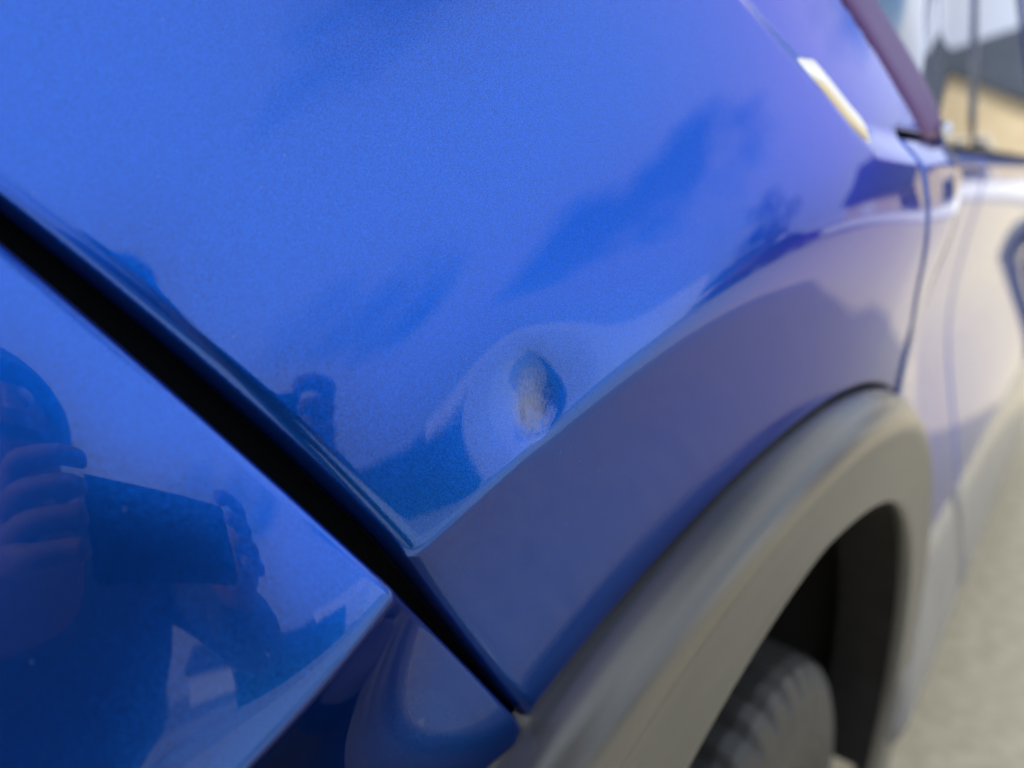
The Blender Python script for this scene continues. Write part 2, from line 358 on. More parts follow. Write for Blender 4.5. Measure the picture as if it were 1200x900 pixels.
def bungalow(x, y, rz, w, d, h, rh, wm, label, brick_low=False, wing=None):
    t = thing('bungalow', (x, y, 0), label, 'house', 'houses along the street', rz)
    bm = bmesh.new(); box(bm, -w/2, w/2, -d/2, d/2, -.2, h)
    # gable ends on +-x
    for sx in (-1, 1):
        a = [bm.verts.new((sx*w/2, yy, zz)) for yy, zz in ((-d/2, h), (d/2, h), (0, h+rh))]; bm.faces.new(a)
    bm_obj('wall', bm, wm, t)
    bm = bmesh.new(); ov = .35; th_ = .14
    for sy in (-1, 1):
        k = rh/(d/2)
        pts = [(sy*(d/2+ov), h-ov*k+.03), (0, h+rh+.03), (0, h+rh+.03+th_), (sy*(d/2+ov), h-ov*k+.03+th_)]
        A = [bm.verts.new((-w/2-ov, p[0], p[1])) for p in pts]; B = [bm.verts.new((w/2+ov, p[0], p[1])) for p in pts]
        for i in range(4): bm.faces.new((A[i], A[(i+1) % 4], B[(i+1) % 4], B[i]))
        bm.faces.new(A); bm.faces.new(B[::-1])
    bmesh.ops.recalc_face_normals(bm, faces=bm.faces)
    roof = bm_obj('roof', bm, M['slate'], t)
    bm = bmesh.new(); box(bm, w*.2, w*.2+.7, -.3, .3, h+rh*.5, h+rh+1.0, .02); bm_obj('chimney', bm, M['brick'], roof)
    for wx in (-w*.3, w*.12):
        bm = bmesh.new()
        for a, b, c_, e in ((-.9, -.82, .9, 2.2), (.82, .9, .9, 2.2), (-.82, .82, .9, .98), (-.82, .82, 2.12, 2.2), (-.04, .04, .98, 2.12)): box(bm, wx+a, wx+b, -d/2-.05, -d/2+.02, c_, e)
        wf = bm_obj('window', bm, M['frame'], t)
        bm = bmesh.new(); box(bm, wx-.82, wx+.82, -d/2-.012, -d/2+.01, .98, 2.12); bm_obj('pane', bm, M['pane'], wf)
    bm = bmesh.new(); box(bm, w*.34, w*.34+.9, -d/2-.04, -d/2+.02, 0, 2.05, .01); dr = bm_obj('door', bm, M['frame'], t)
    bm = bmesh.new(); box(bm, w*.34+.08, w*.34+.12, -d/2-.1, -d/2-.04, 1.0, 1.12, .005); bm_obj('handle', bm, M['alloy'], dr)
    if brick_low:
        bm = bmesh.new(); box(bm, -w/2-.03, w/2+.03, -d/2-.03, -d/2+.05, 0, .8); bm_obj('brick_plinth', bm, M['brick'], t)
    if wing:
        wx0, wx1, wd, wh, wr = wing; xm = (wx0+wx1)/2
        bm = bmesh.new(); box(bm, wx0, wx1, -d/2-wd, -d/2+.5, -.2, wh)
        a = [bm.verts.new((xx, -d/2-wd, zz)) for xx, zz in ((wx0, wh), (wx1, wh), (xm, wh+wr))]; bm.faces.new(a); bm_obj('wing_wall', bm, wm, t)
        bm = bmesh.new()
        for sx in (-1, 1):
            hw = (wx1-wx0)/2; k = wr/hw
            pts = [(xm+sx*(hw+.25), wh-.25*k+.02), (xm, wh+wr+.02), (xm, wh+wr+.16), (xm+sx*(hw+.25), wh-.25*k+.16)]
            A = [bm.verts.new((p[0], -d/2-wd-.2, p[1])) for p in pts]; B = [bm.verts.new((p[0], 0, p[1])) for p in pts]
            for i in range(4): bm.faces.new((A[i], A[(i+1) % 4], B[(i+1) % 4], B[i]))
            bm.faces.new(A); bm.faces.new(B[::-1])
        bmesh.ops.recalc_face_normals(bm, faces=bm.faces); bm_obj('wing_roof', bm, M['slate'], t)
        bm = bmesh.new()
        for a, b, c_, e in ((-.9, -.82, .8, 2.1), (.82, .9, .8, 2.1), (-.82, .82, .8, .88), (-.82, .82, 2.02, 2.1), (-.04, .04, .88, 2.02)): box(bm, xm+a, xm+b, -d/2-wd-.05, -d/2-wd+.02, c_, e)
        wf = bm_obj('window', bm, M['frame'], t)
        bm = bmesh.new(); box(bm, xm-.82, xm+.82, -d/2-wd-.012, -d/2-wd+.01, .88, 2.02); bm_obj('pane', bm, M['pane'], wf)
    return t
bungalow(5.0, 27, 0, 13, 7.5, 2.6, 2.6, M['cream'], 'cream bungalow with slate roof and front gable facing the end of the road', True, (-4.2, .2, 2.2, 2.4, 1.7))
bungalow(36, 40, -.1, 11, 7, 2.6, 2.3, M['white'], 'white bungalow with slate roof right of the cream gabled one')
bungalow(48, 8, math.pi/2, 12, 7.5, 2.6, 2.2, M['cream'], 'cream bungalow across the road behind the white garage')
bungalow(47, -12, math.pi/2, 12, 7.5, 2.6, 2.2, M['white'], 'white bungalow across the road behind the long hedge')
bungalow(-16, 12, -math.pi/2, 12, 7.5, 2.6, 2.2, M['cream'], 'cream bungalow beyond the left side of the car')
# white flat-roofed garage across the road
gx = thing('garage', (14.4, 5.4, 0), 'white rendered flat roofed garage across the road', 'garage', None, R_(28))
bm = bmesh.new(); box(bm, -2.2, 2.2, -3.6, 5.2, 0, 2.02); bm_obj('wall', bm, M['white'], gx)
bm = bmesh.new(); box(bm, -2.21, 2.21, -3.61, 5.21, 2.02, 2.3, .01); bm_obj('roof', bm, M['white'], gx)
bm = bmesh.new()
for i in range(9): box(bm, -2.24, -2.2, -2.5, .0, .06+i*.21, .25+i*.21, .01)
bm_obj('garage_door', bm, M['frame'], gx)
def low_wall(x0, x1, y0, y1, label):
    t = thing('garden_wall', ((x0+x1)/2, (y0+y1)/2, 0), label, 'wall', 'low garden walls'); hx, hy = (x1-x0)/2, (y1-y0)/2
    bm = bmesh.new(); box(bm, -hx, hx, -hy, hy, 0, .75); bm_obj('wall_body', bm, M['white'], t)
    bm = bmesh.new(); box(bm, -hx-.04, hx+.04, -hy-.04, hy+.04, .75, .82, .01); bm_obj('coping', bm, M['kerb'], t)
low_wall(8.4, 8.6, -30, -4, 'low white garden wall across the road beside the hedge')
low_wall(8.4, 8.6, 12.6, 13.4, 'low white garden wall across the road beyond the maroon car')
low_wall(-6, 11, 19.4, 19.6, 'low white garden wall in front of the cream gabled bungalow')
def tree(x, y, h, label, seed):
    r = random.Random(seed); t = thing('tree', (x, y, 0), label, 'tree', 'street trees')
    bm = bmesh.new(); bmesh.ops.create_cone(bm, segments=9, radius1=.2, radius2=.08, depth=h*.6, matrix=Matrix.Translation((0, 0, h*.3)))
    for k in range(5):
        a = k*1.3; bmesh.ops.create_cone(bm, segments=6, radius1=.07, radius2=.02, depth=h*.35, matrix=Matrix.Translation((math.cos(a)*.5, math.sin(a)*.5, h*.6)) @ Matrix.Rotation(a, 4, 'Z') @ Matrix.Rotation(.7, 4, 'Y'))
    bm_obj('trunk', bm, M['bark'], t)
    v = []; f = []
    cl = [(r.gauss(0, h*.14), r.gauss(0, h*.14), h*r.uniform(.5, .95), h*r.uniform(.08, .15)) for _ in range(26)]
    for cx_, cy_, cz_, rr in cl:
        for _ in range(150):
            d = Vector((r.gauss(0, 1), r.gauss(0, 1), r.gauss(0, 1))).normalized()*rr*r.uniform(.6, 1.1)
            c = Vector((cx_, cy_, cz_))+d; u = Vector((r.gauss(0, 1), r.gauss(0, 1), r.gauss(0, 1))).normalized(); q = u.orthogonal().normalized(); l = .09*r.uniform(.7, 1.4)
            b = len(v); v += [c-u*l, c+q*l*.5, c+u*l, c-q*l*.5]; f.append((b, b+1, b+2, b+3))
    mesh_obj('crown', v, f, M['leaf'], t, False)
tree(20, -22, 5.5, 'bushy green tree far down the road behind the parked car', 3)
tree(15.5, 19, 6, 'bushy green tree beyond the maroon car', 5)
tree(-9, 24, 6.5, 'tall green tree left of the cream gabled bungalow', 8)
M['maroon'] = mat('maroon_paint', (.10, .006, .10), .35, .5, 1)
M['darkcar'] = mat('dark_navy_paint', (.006, .012, .03), .3, .3, 1)
M['teal'] = mat('teal_glass', (.05, .16, .17), .08, 0, 0, .6)
def street_car(x, y, rz, pm, gm, label, scale=1):
    t = thing('parked_car', (x, y, 0), label, 'car', 'cars parked across the road', rz)
    t.scale = (scale,)*3
    prof_ = [(-2.05, .32), (-2.1, .6), (-2.02, .92), (-1.75, 1.05), (-1.35, 1.40), (-.9, 1.48), (.2, 1.47), (.95, 1.02), (1.75, .88), (2.05, .68), (2.08, .34)]
    bm = bmesh.new(); rows = []
    for xx, k in ((-.86, .93), (-.84, 1), (-.6, 1), (.6, 1), (.84, 1), (.86, .93)):
        rows.append([bm.verts.new(((xx*(1-.22*max(0, (pz-.9)/.58))), py, .3+(pz-.3)*k)) for py, pz in prof_])
    for a, b in zip(rows, rows[1:]):
        for i in range(len(prof_)): j = (i+1) % len(prof_); bm.faces.new((a[i], a[j], b[j], b[i]))
    bm.faces.new(rows[0]); bm.faces.new(rows[-1][::-1]); bmesh.ops.recalc_face_normals(bm, faces=bm.faces)
    bm_obj('body', bm, pm, t)
    for sx in (-1, 1):
        for (y0, y1, y0t, y1t) in ((-1.35, -.35, -1.1, -.38), (-.28, .78, -.30, .25)):
            v = [(sx*(.872-.22*.86*(z-.9)/.58+.004*0), yy, z) for yy, z in ((y0, 1.0), (y1, 1.0), (y1t, 1.38), (y0t, 1.38))]
            mesh_obj('side_window', v, [(0, 1, 2, 3)], gm, t, False)
    for sx in (-1, 1):
        for wy in (-1.28, 1.3):
            bm = bmesh.new(); bmesh.ops.create_cone(bm, cap_ends=True, segments=28, radius1=.31, radius2=.31, depth=.2, matrix=Matrix.Rotation(math.pi/2, 4, 'Y')); 
            bmesh.ops.bevel(bm, geom=[e for e in bm.edges if abs(e.verts[0].co.x-e.verts[1].co.x) < 1e-4], offset=.03, segments=2, affect='EDGES')
            w_ = bm_obj('wheel', bm, M['tyre'], t); w_.location = (sx*.78, wy, .31)
            bm = bmesh.new(); bmesh.ops.create_cone(bm, cap_ends=True, segments=20, radius1=.2, radius2=.17, depth=.03, matrix=Matrix.Translation((sx*.1, 0, 0)) @ Matrix.Rotation(sx*math.pi/2, 4, 'Y')); bm_obj('hubcap', bm, M['alloy'], w_)
    for sx in (-.6, .6):
        bm = bmesh.new(); box(bm, sx-.17, sx+.17, 2.0, 2.085, .66, .78, .02); bm_obj('headlight', bm, M['lamp_clear'], t)
        bm = bmesh.new(); box(bm, sx-.15, sx+.15, -2.09, -2.02, .78, .95, .02); bm_obj('tail_light', bm, M['lamp_red'], t)
hd = thing('hedge', (11.2, .2, 0), 'long clipped green hedge across the road beside the white garage', 'hedge')
M['hedge'] = mat('hedge_leaf', (.05, .11, .08), .5, 0, 0, .4, noise_col(2.5, (.035, .085, .06), (.08, .16, .12)))
bm = bmesh.new(); box(bm, -.45, .45, -3.1, 2.2, 0, 1.55, .12); bm_obj('hedge_core', bm, M['leaf'], hd)
_r = random.Random(4); v = []; f = []
for _ in range(9000):
    u_, w_ = _r.uniform(-3.2, 2.3), _r.uniform(0, 1.62); sd_ = _r.choice((0, 0, 0, 1, 2))
    c = Vector((-.5+_r.gauss(0, .05), u_, w_)) if sd_ == 0 else Vector((_r.uniform(-.5, .5), u_, 1.6+_r.gauss(0, .05))) if sd_ == 1 else Vector((_r.uniform(-.5, .5), _r.choice((-3.2, 2.3))+_r.gauss(0, .05), w_))
    q = Vector((_r.gauss(0, 1), _r.gauss(0, 1), _r.gauss(0, 1))).normalized(); p_ = q.orthogonal().normalized(); l_ = _r.uniform(.03, .06); b_ = len(v)
    v += [c-q*l_, c+p_*l_*.5, c+q*l_, c-p_*l_*.5]; f.append((b_, b_+1, b_+2, b_+3))
mesh_obj('foliage', v, f, M['hedge'], hd, False)['kind'] = 'stuff'
street_car(7.6, 10.2, 0, M['maroon'], M['pane'], 'maroon hatchback parked across the road past the white garage')
# the photographer, crouched by the rear corner
def person():
    PX, PY, RZ = .54, -.43, R_(48)
    t = thing('person', (PX, PY, 0), 'person in hooded jacket and jeans bending down with a phone, mirrored in the bumper', 'person', None, RZ)
    def loc(P): dx, dy = P[0]-PX, P[1]-PY; return (dx*math.cos(RZ)+dy*math.sin(RZ), -dx*math.sin(RZ)+dy*math.cos(RZ), P[2])
    PHC = CAM-CF*.0075+CR*.045-CU*.028
    WL, WR_ = loc(PHC-CR*.095-CF*.03-CU*.05), loc(PHC+CR*.095-CF*.03-CU*.05)
    WL = (WL[0], WL[1]-.05, WL[2]-.01); WR_ = (WR_[0], WR_[1]-.05, WR_[2]-.01)
    body = bpy.data.meshes.new('body')
    J = {'pelvis': (0, -.2, .70, .24), 'spine': (0, -.10, .86, .25), 'chest': (0, .0, 1.01, .21), 'neck': (0, .08, 1.12, .06), 'jaw': (0, .13, 1.17, .07), 'skull': (0, .14, 1.26, .088), 'crown': (0, .135, 1.315, .05)}
    E_ = [('pelvis', 'spine'), ('spine', 'chest'), ('chest', 'neck'), ('neck', 'jaw'), ('jaw', 'skull'), ('skull', 'crown')]
    for sgn, n, wr in ((-1, 'l', WL), (1, 'r', WR_)):
        J['sh'+n] = (sgn*.24, .03, 1.05, .12); J['el'+n] = (sgn*.40+.0, .18, .86, .10); J['wr'+n] = (*wr, .034)
        J['pa'+n] = (wr[0]+(-sgn)*-.005, wr[1]+.06, wr[2]+.04, .03)
        J['hip'+n] = (sgn*.12, -.17, .66, .15); J['kn'+n] = (sgn*.17, .10, .42, .11); J['an'+n] = (sgn*.13, -.05, .1, .05); J['to'+n] = (sgn*.15, .12, .04, .045)
        E_ += [('chest', 'sh'+n), ('sh'+n, 'el'+n), ('el'+n, 'wr'+n), ('wr'+n, 'pa'+n), ('pelvis', 'hip'+n), ('hip'+n, 'kn'+n), ('kn'+n, 'an'+n), ('an'+n, 'to'+n)]
        for k in range(4):
            b = (J['pa'+n][0]+sgn*.004, J['pa'+n][1]+.02, J['pa'+n][2]+.03-k*.019)
            J['f%d' % k+n] = (b[0]+sgn*.006, b[1]+.028, b[2]+.012, .0085); J['g%d' % k+n] = (b[0]-sgn*.022, b[1]+.046-.003*k, b[2]+.014, .0078); J['h%d' % k+n] = (b[0]-sgn*(.040-.004*k), b[1]+.044, b[2]+.013, .0075)
            E_ += [('pa'+n, 'f%d' % k+n), ('f%d' % k+n, 'g%d' % k+n), ('g%d' % k+n, 'h%d' % k+n)]
        J['t1'+n] = (J['pa'+n][0]-sgn*.02, J['pa'+n][1]-.012, J['pa'+n][2]+.022, .011); J['t2'+n] = (J['pa'+n][0]-sgn*.045, J['pa'+n][1]-.004, J['pa'+n][2]+.04, .009); E_ += [('pa'+n, 't1'+n), ('t1'+n, 't2'+n)]
    keys = list(J); ix = {k: i for i, k in enumerate(keys)}
    body.from_pydata([J[k][:3] for k in keys], [(ix[a], ix[b]) for a, b in E_], [])
    o = bpy.data.objects.new('body', body); COL.objects.link(o)
    sk = o.modifiers.new('skin', 'SKIN'); sd = o.modifiers.new('sub', 'SUBSURF'); sd.levels = sd.render_levels = 2
    for i, k in enumerate(keys): body.skin_vertices[0].data[i].radius = (J[k][3], J[k][3]); body.skin_vertices[0].data[i].use_root = (k == 'pelvis')
    dg = bpy.context.evaluated_depsgraph_get(); me = bpy.data.meshes.new_from_object(o.evaluated_get(dg)); bpy.data.objects.remove(o)
    for m in (mat('jacket_cloth', (.07, .10, .19), .8), mat('skin', (.26, .135, .10), .6), mat('jeans_denim', (.03, .045, .09), .85), mat('shoe_black', (.01, .01, .01), .6)): me.materials.append(m)
    for p in me.polygons:
        c = p.center; p.use_smooth = True
        best = min(keys, key=lambda k: (Vector(J[k][:3])-c).length-J[k][3])
        p.material_index = 1 if best[:2] in ('ja', 'sk', 'cr', 'ne', 'pa', 't1', 't2') or (best[0] in 'fgh' and best[1].isdigit()) else 2 if best[:2] in ('hi', 'kn', 'pe') else 3 if best[:2] in ('an', 'to') else 0
    o = bpy.data.objects.new('body', me); link(o, t)
    bm = bmesh.new(); bmesh.ops.create_uvsphere(bm, u_segments=20, v_segments=12, radius=1, matrix=Matrix.Translation((0, .125, 1.275)) @ Matrix.Diagonal((.112, .128, .118, 1)))
    bmesh.ops.delete(bm, geom=[v_ for v_ in bm.verts if v_.co.y > .225 and v_.co.z < 1.30], context='VERTS')
    bm_obj('hood', bm, mat('hood_cloth', (.06, .085, .16), .85), t, True)
    bm = bmesh.new(); bmesh.ops.create_cone(bm, segments=8, radius1=.018, radius2=.007, depth=.045, matrix=Matrix.Translation((0, .227, 1.235)) @ Matrix.Rotation(-.35, 4, 'X')); bm_obj('nose', bm, me.materials[1], t, True)
    for sx in (-1, 1):
        bm = bmesh.new(); bmesh.ops.create_uvsphere(bm, u_segments=10, v_segments=6, radius=.013, matrix=Matrix.Translation((sx*.032, .213, 1.26))); bm_obj('eye', bm, M['frame'], t, True)
        bm = bmesh.new(); bmesh.ops.create_uvsphere(bm, u_segments=10, v_segments=6, radius=1, matrix=Matrix.Translation((sx*.094, .13, 1.245)) @ Matrix.Diagonal((.012, .02, .032, 1))); bm_obj('ear', bm, me.materials[1], t, True)
    bm = bmesh.new(); box(bm, -.025, .025, .198, .206, 1.188, 1.198, .003); bm_obj('mouth', bm, mat('lips', (.4, .14, .12), .5), t)
    # phone just behind the lens
    ph = thing('phone', Vector(PHC), 'black phone held sideways close to the blue bumper', 'phone')
    ph.rotation_euler = Matrix([[CR[i], CU[i], -CF[i]] for i in range(3)]).to_euler()
    bm = bmesh.new(); box(bm, -.074, .074, -.036, .036, -.004, .004, .003); bm_obj('case', bm, mat('phone_black', (.01, .01, .012), .3), ph)
    bm = bmesh.new(); box(bm, -.07, .07, -.032, .032, .0042, .0048); bm_obj('screen', bm, mat('phone_glass', (.02, .02, .025), .05), ph)
person()

# ------------------------------------------------------------------ the car
car = thing('car', ROOT, 'glossy metallic blue car with a scraped dent above its grey plastic wheel arch', 'car')
FINE = True
# panel edges traced on the surface
gap_q = unproject([(-60, 193), (0, 238), (100, 312), (200, 393), (300, 478), (350, 527), (400, 577), (440, 620), (480, 664), (530, 722), (580, 780), (615, 822), (634, 858), (646, 868)])
_pg = np.polyfit(gap_q[:, 1], gap_q[:, 0], 3); _z0, _z1 = gap_q[-1, 1], gap_q[0, 1]
def s_gap(z):
    zc = np.clip(z, _z0, _z1); b = np.polyval(_pg, zc)
    return b+np.where(z > _z1, np.polyval(np.polyder(_pg), _z1)*(z-_z1), np.where(z < _z0, np.polyval(np.polyder(_pg), _z0)*.4*(1-np.exp(-(_z0-z)/.4))*-1, 0))
CB, BA, QT = 3.8, .06, .38
_zs = np.linspace(.3, 1.3, 2000); _gs = s_gap(_zs)
def z_gap(s): return np.interp(s, _gs[::-1], _zs[::-1])
def bump_extra(s, z):
    d = np.maximum(s_gap(z)-s, 0)
    w = .004; zc = zcrease(s); ze = zc+w*softplus((z-zc)/w)
    t = .024*softplus((z_gap(s)-ze)/.024)
    G = QT*t*t/(t+.008)*np.exp(-(np.maximum(zc-z, 0)/.13)**2)
    return -BA*(1-np.exp(-CB*d*d/BA))+G*np.where(s < .25, 1, 0)
bm_edge = unproject([(-60, 238), (0, 287), (100, 371), (200, 457), (300, 545), (380, 618), (440, 672), (500, 733), (560, 792), (612, 848), (628, 872), (632, 900), (600, 960)], extra=bump_extra)
clad_edge_px = [(646, 868), (690, 812), (720, 776), (800, 680), (850, 620), (900, 562), (940, 517), (980, 484), (1020, 462), (1055, 456), (1076, 463)]
th = np.linspace(0, math.pi, 90)
def arch(r, t, kz=KZ): return CY-r*np.cos(t), CZ+kz*r*np.sin(t)
#print('gap', np.round(gap_q, 3).tolist()); print('bm', np.round(bm_edge, 3).tolist())
#ce = unproject(clad_edge_px); print('cladedge', np.round(ce, 3).tolist(), 'r', np.round(np.hypot(ce[:, 0]-CY, (ce[:, 1]-CZ)/KZ), 3))
#belt_px = unproject([(872, 0), (915, 50), (960, 100), (1000, 150), (1030, 190)]); print('belt', np.round(belt_px, 3).tolist())
#dl = unproject([(1086, 280), (1084, 350), (1080, 420), (1076, 463)]); print('door line', np.round(dl, 3).tolist())

def r_out(t): return np.interp(t, [0, .5, 1.0, 1.57, 2.2, 3.2], [.432, .435, .442, .4535, .458, .462])
def arch_curve(off, t0, t1, n=60):
    t = np.linspace(t0, t1, n); r = r_out(t)+off
    return np.c_[CY-r*np.cos(t), CZ+KZ*r*np.sin(t)]
ZB = .936                                               # belt line along the doors
DOOR_S, BPIL, FDOOR_E, NOSE = .594, 1.30, 2.36, 3.0
g = .0028                                               # half a panel gap
# quarter panel: gap -> cladding -> door edge -> window kick-up -> pillar -> roof -> tail lamp side
DE = np.array([(.560, .947), (.575, .92), (.589, .890), (.605, .872), (.628, .849), (.664, .815), (.69, .79), (.72, .755)])   # rear edge of the rear door
DLO = np.array([(.62, .9495), (.545, .990), (.47, 1.027), (.36, 1.085), (.27, 1.14), (.27, 1.19), (.36, 1.31), (.5, 1.40)])       # rear edge of the side window
kick = np.concatenate([DE[::-1][2:]-[g, 0], [(.557, .9535), (.632, .9535)], DLO[1:]+[.014, 0]])
tA = math.acos((CY-.2285)/r_out(.9)) if abs(CY-.2285) < .43 else .9
t_start = 0.935
ac = arch_curve(.003, t_start, math.acos((CY-.675)/.456), 60)
gq = gap_q[:-2]
corner = np.array([gq[-1]])
_zz = np.linspace(gq[-1, 1], gap_q[0, 1], 60)[::-1]; gqs = np.c_[s_gap(_zz)-.0038, _zz]
quarter = np.concatenate([[(-.19, 1.08), (s_gap(1.03), 1.03)], gqs, [(gqs[-1]+ac[0])/2+np.array([.003, -.004])], ac, kick, [(.55, 1.47), (.1, 1.47), (-.19, 1.40)]])
def qmask(p): return np.interp(p[:, 0], [.2, .33], [1, .25])
def scuff_f(p):
    a = p[:, 0]-DENT[0]; b = p[:, 1]-DENT[1]
    r = ((a+.0020)/.0082)**2+((b-.0005)/.0118)**2
    return np.clip((1.0+.5*np.clip(-b/.008, -.4, 1))*np.exp(-r**1.3), 0, 1)
qp = panel('rear_quarter_panel', quarter, axis([(-.0135, .014, .0009), (.014, .06, .0014), (.06, .112, .00055), (.112, .3, .0016), (.3, .6, .003), (.6, .9, .006)]),
           axis([(.66, .82, .0012), (.82, .835, .0008), (.835, .867, .00055), (.867, 1.0, .0014), (1.0, 1.48, .008)]), M['paint_dent'], car,  .0105, .034, 0, None, qmask, scuff_f, s_gap)
qp['label'] = 'rear quarter panel with a small scraped dent on its crease'
E_ = bm_edge[:-2]
acb = arch_curve(.003, -.12, .885, 40)[::-1]
_pb = np.polyfit(bm_edge[:-3, 1], bm_edge[:-3, 0], 3); _b0, _b1 = bm_edge[-4, 1], bm_edge[0, 1]
def s_bm(z):
    z = np.asarray(z, float); zc = np.clip(z, _b0, _b1); b = np.polyval(_pb, zc)
    return b+np.where(z > _b1, np.polyval(np.polyder(_pb), _b1)*(z-_b1), 0)
_zb = np.linspace(_b0+.004, .965, 90)[::-1]
bumper = np.concatenate([np.c_[s_bm(_zb), _zb], [(s_bm(_b0)+.001, _b0-.004), (s_bm(_b0)-.002, _b0-.012)], acb, [(.06, .24), (-.2, .26), (-.27, .3), (-.27, .8), (-.2, .965)]])
rb = panel('rear_bumper', bumper, -axis([(-.03, .006, .0008), (.006, .2, .0013), (.2, .52, .006)])[::-1], axis([(.22, .6, .006), (.6, .97, .0014)]), M['paint'], car, .0026, .02, 0, bump_extra, None, None, s_bm)
# dark strip that closes the gap between bumper and quarter panel
def strip(name, s_, z_, offs, m, parent, wide=.03):
    v = []; f = []
    for i, (a, b) in enumerate(zip(s_, z_)):
        v += [surf(a-wide, b-wide, offs), surf(a+wide, b+wide, offs)]
        if i: f.append((2*i-2, 2*i, 2*i+1, 2*i-1))
    return mesh_obj(name, v, f, m, parent, True, None, ROOT)
strip('gap_seal', gap_q[:, 0], gap_q[:, 1], -.027, M['black'], car)
# doors
acd = arch_curve(.003, math.acos((CY-.715)/.4575), 2.86, 40)
rear_door_poly = np.concatenate([acd, [(BPIL-g, .45), (BPIL-g, .95), (.565, .95)], DE[1:7]+[g, 0]])
rd = panel('rear_door', rear_door_poly, axis([(.56, .74, .003), (.74, 1.32, .006)]), axis([(.42, .96, .004)]), M['paint'], car, .004, .02)
fd = panel('front_door', [(BPIL+g, .45), (FDOOR_E, .45), (FDOOR_E, .6), (FDOOR_E-.03, .95), (BPIL+g, .95)], axis([(1.29, 2.37, .012)]), axis([(.36, .96, .008)]), M['paint'], car, .004, .02)
FCY = 3.02
tf = np.linspace(.15, math.pi+.1, 40)
ff = panel('front_fender', np.concatenate([[(FDOOR_E+.006, .9), (FDOOR_E+.006, .375)], np.c_[FCY-.455*np.cos(tf), CZ+KZ*.455*np.sin(tf)], [(3.75, .33), (3.75, .72), (3.3, .86)]]), axis([(2.3, 3.78, .014)]), axis([(.3, .93, .012)]), M['paint'], car, .004, .02)
hb = bmesh.new()
for s0 in (.80,):
    p = surf(s0, .83, .02); box(hb, p[0]-.012, p[0]+.004, p[1]-.09, p[1]+.09, .815, .845, .005)
# side structure behind gaps (dark body shell)
ss = np.linspace(-.22, 3.7, 200); zz = np.linspace(.34, 1.42, 50)
SS, ZZ = np.meshgrid(ss, zz, indexing='ij')
V = surf(SS.ravel(), ZZ.ravel(), -.021-.10*(np.hypot(SS.ravel()-CY, ZZ.ravel()-CZ) < .45)); 
keep = lambda i, j: not (np.hypot(ss[i]-CY, zz[j]-CZ) < .435 or np.hypot(ss[i]-FCY, zz[j]-CZ) < .435 or (zz[j] > .9 and ss[i] > 2.3) or (ss[i] < .36 and zz[j] > .6 and False))
F = [(i*50+j, (i+1)*50+j, (i+1)*50+j+1, i*50+j+1) for i in range(199) for j in range(49) if keep(i, j) and keep(i+1, j+1)]
mesh_obj('body_shell', V, F, M['black'], car, True, None, ROOT)
# wheel arch trim (swept section)
def arch_trim(name, cy, t0, t1, m, rfun, n=160, ri0=RI):
    sec = [(.004, -.036), (.0, -.028), (-.0006, -.021), (-.0022, -.014), (-.005, -.0085), (-.009, -.004), (-.014, -.0005), (-.020, .0020), (-.026, .0034), (-.030, .0036), (-.034, .0030), (-.044, .0018), (-.06, .0008), (-.075, .0000)]
    t = np.linspace(t0, t1, n); v = []
    for a in t:
        ro = float(rfun(np.array([a]))[0]); ri = ri0-min(.07, .125*max(0, 1-max(a, 0)/1.5)**1.2)
        pr = [(ro+d, h) for d, h in sec if ro+d > ri+.008]+[(ri+.005, .0005), (ri+.0015, -.001), (ri-.0005, -.005), (ri-.001, -.008), (ri-.001, -.012)]
        # resample to a constant number of points
        q = np.array(pr); d = np.r_[0, np.cumsum(np.hypot(*np.diff(q, axis=0).T))]; k = np.linspace(0, d[-1], 46); q = np.c_[np.interp(k, d, q[:, 0]), np.interp(k, d, q[:, 1])]
        for r, h in q:
            s_ = cy-r*math.cos(a); x, y, al = plan(s_)
            v.append((x+math.cos(al)*h, y-math.sin(al)*h, CZ+KZ*r*math.sin(a)))
    return mesh_obj(name, v, grid_faces(n, 46), m, car, True, None, ROOT)
arch_trim('wheel_arch_trim', CY, -.2, math.pi+.4, M['clad'], r_out)
arch_trim('wheel_arch_trim', FCY, -.1, math.pi+.1, M['clad'], lambda t: r_out(t*0+2.2), 60)
# wheel arch liner and inner wall
def liner(cy, r, x0, x1):
    t = np.linspace(-.25, math.pi+.25, 60); v = []
    xs = [x0, x0-.06, x0-.062, x1]; rs = [r, r, r+.03, r+.03]
    for a in t:
        for q_, (x, rr) in enumerate(zip(xs, rs)): v.append((x+(float(plan(cy-rr*math.cos(a))[0]) if q_ < 2 else 0), cy-rr*math.cos(a), CZ+rr*KZ*math.sin(a)))
        v.append((x1, cy, CZ))
    mesh_obj('wheel_arch_liner', v, grid_faces(60, 5), M['liner'], car, False, None, ROOT)
liner(CY, RI+.0003, -.0105, -.33); liner(FCY, RI-.0002, -.03, -.36)
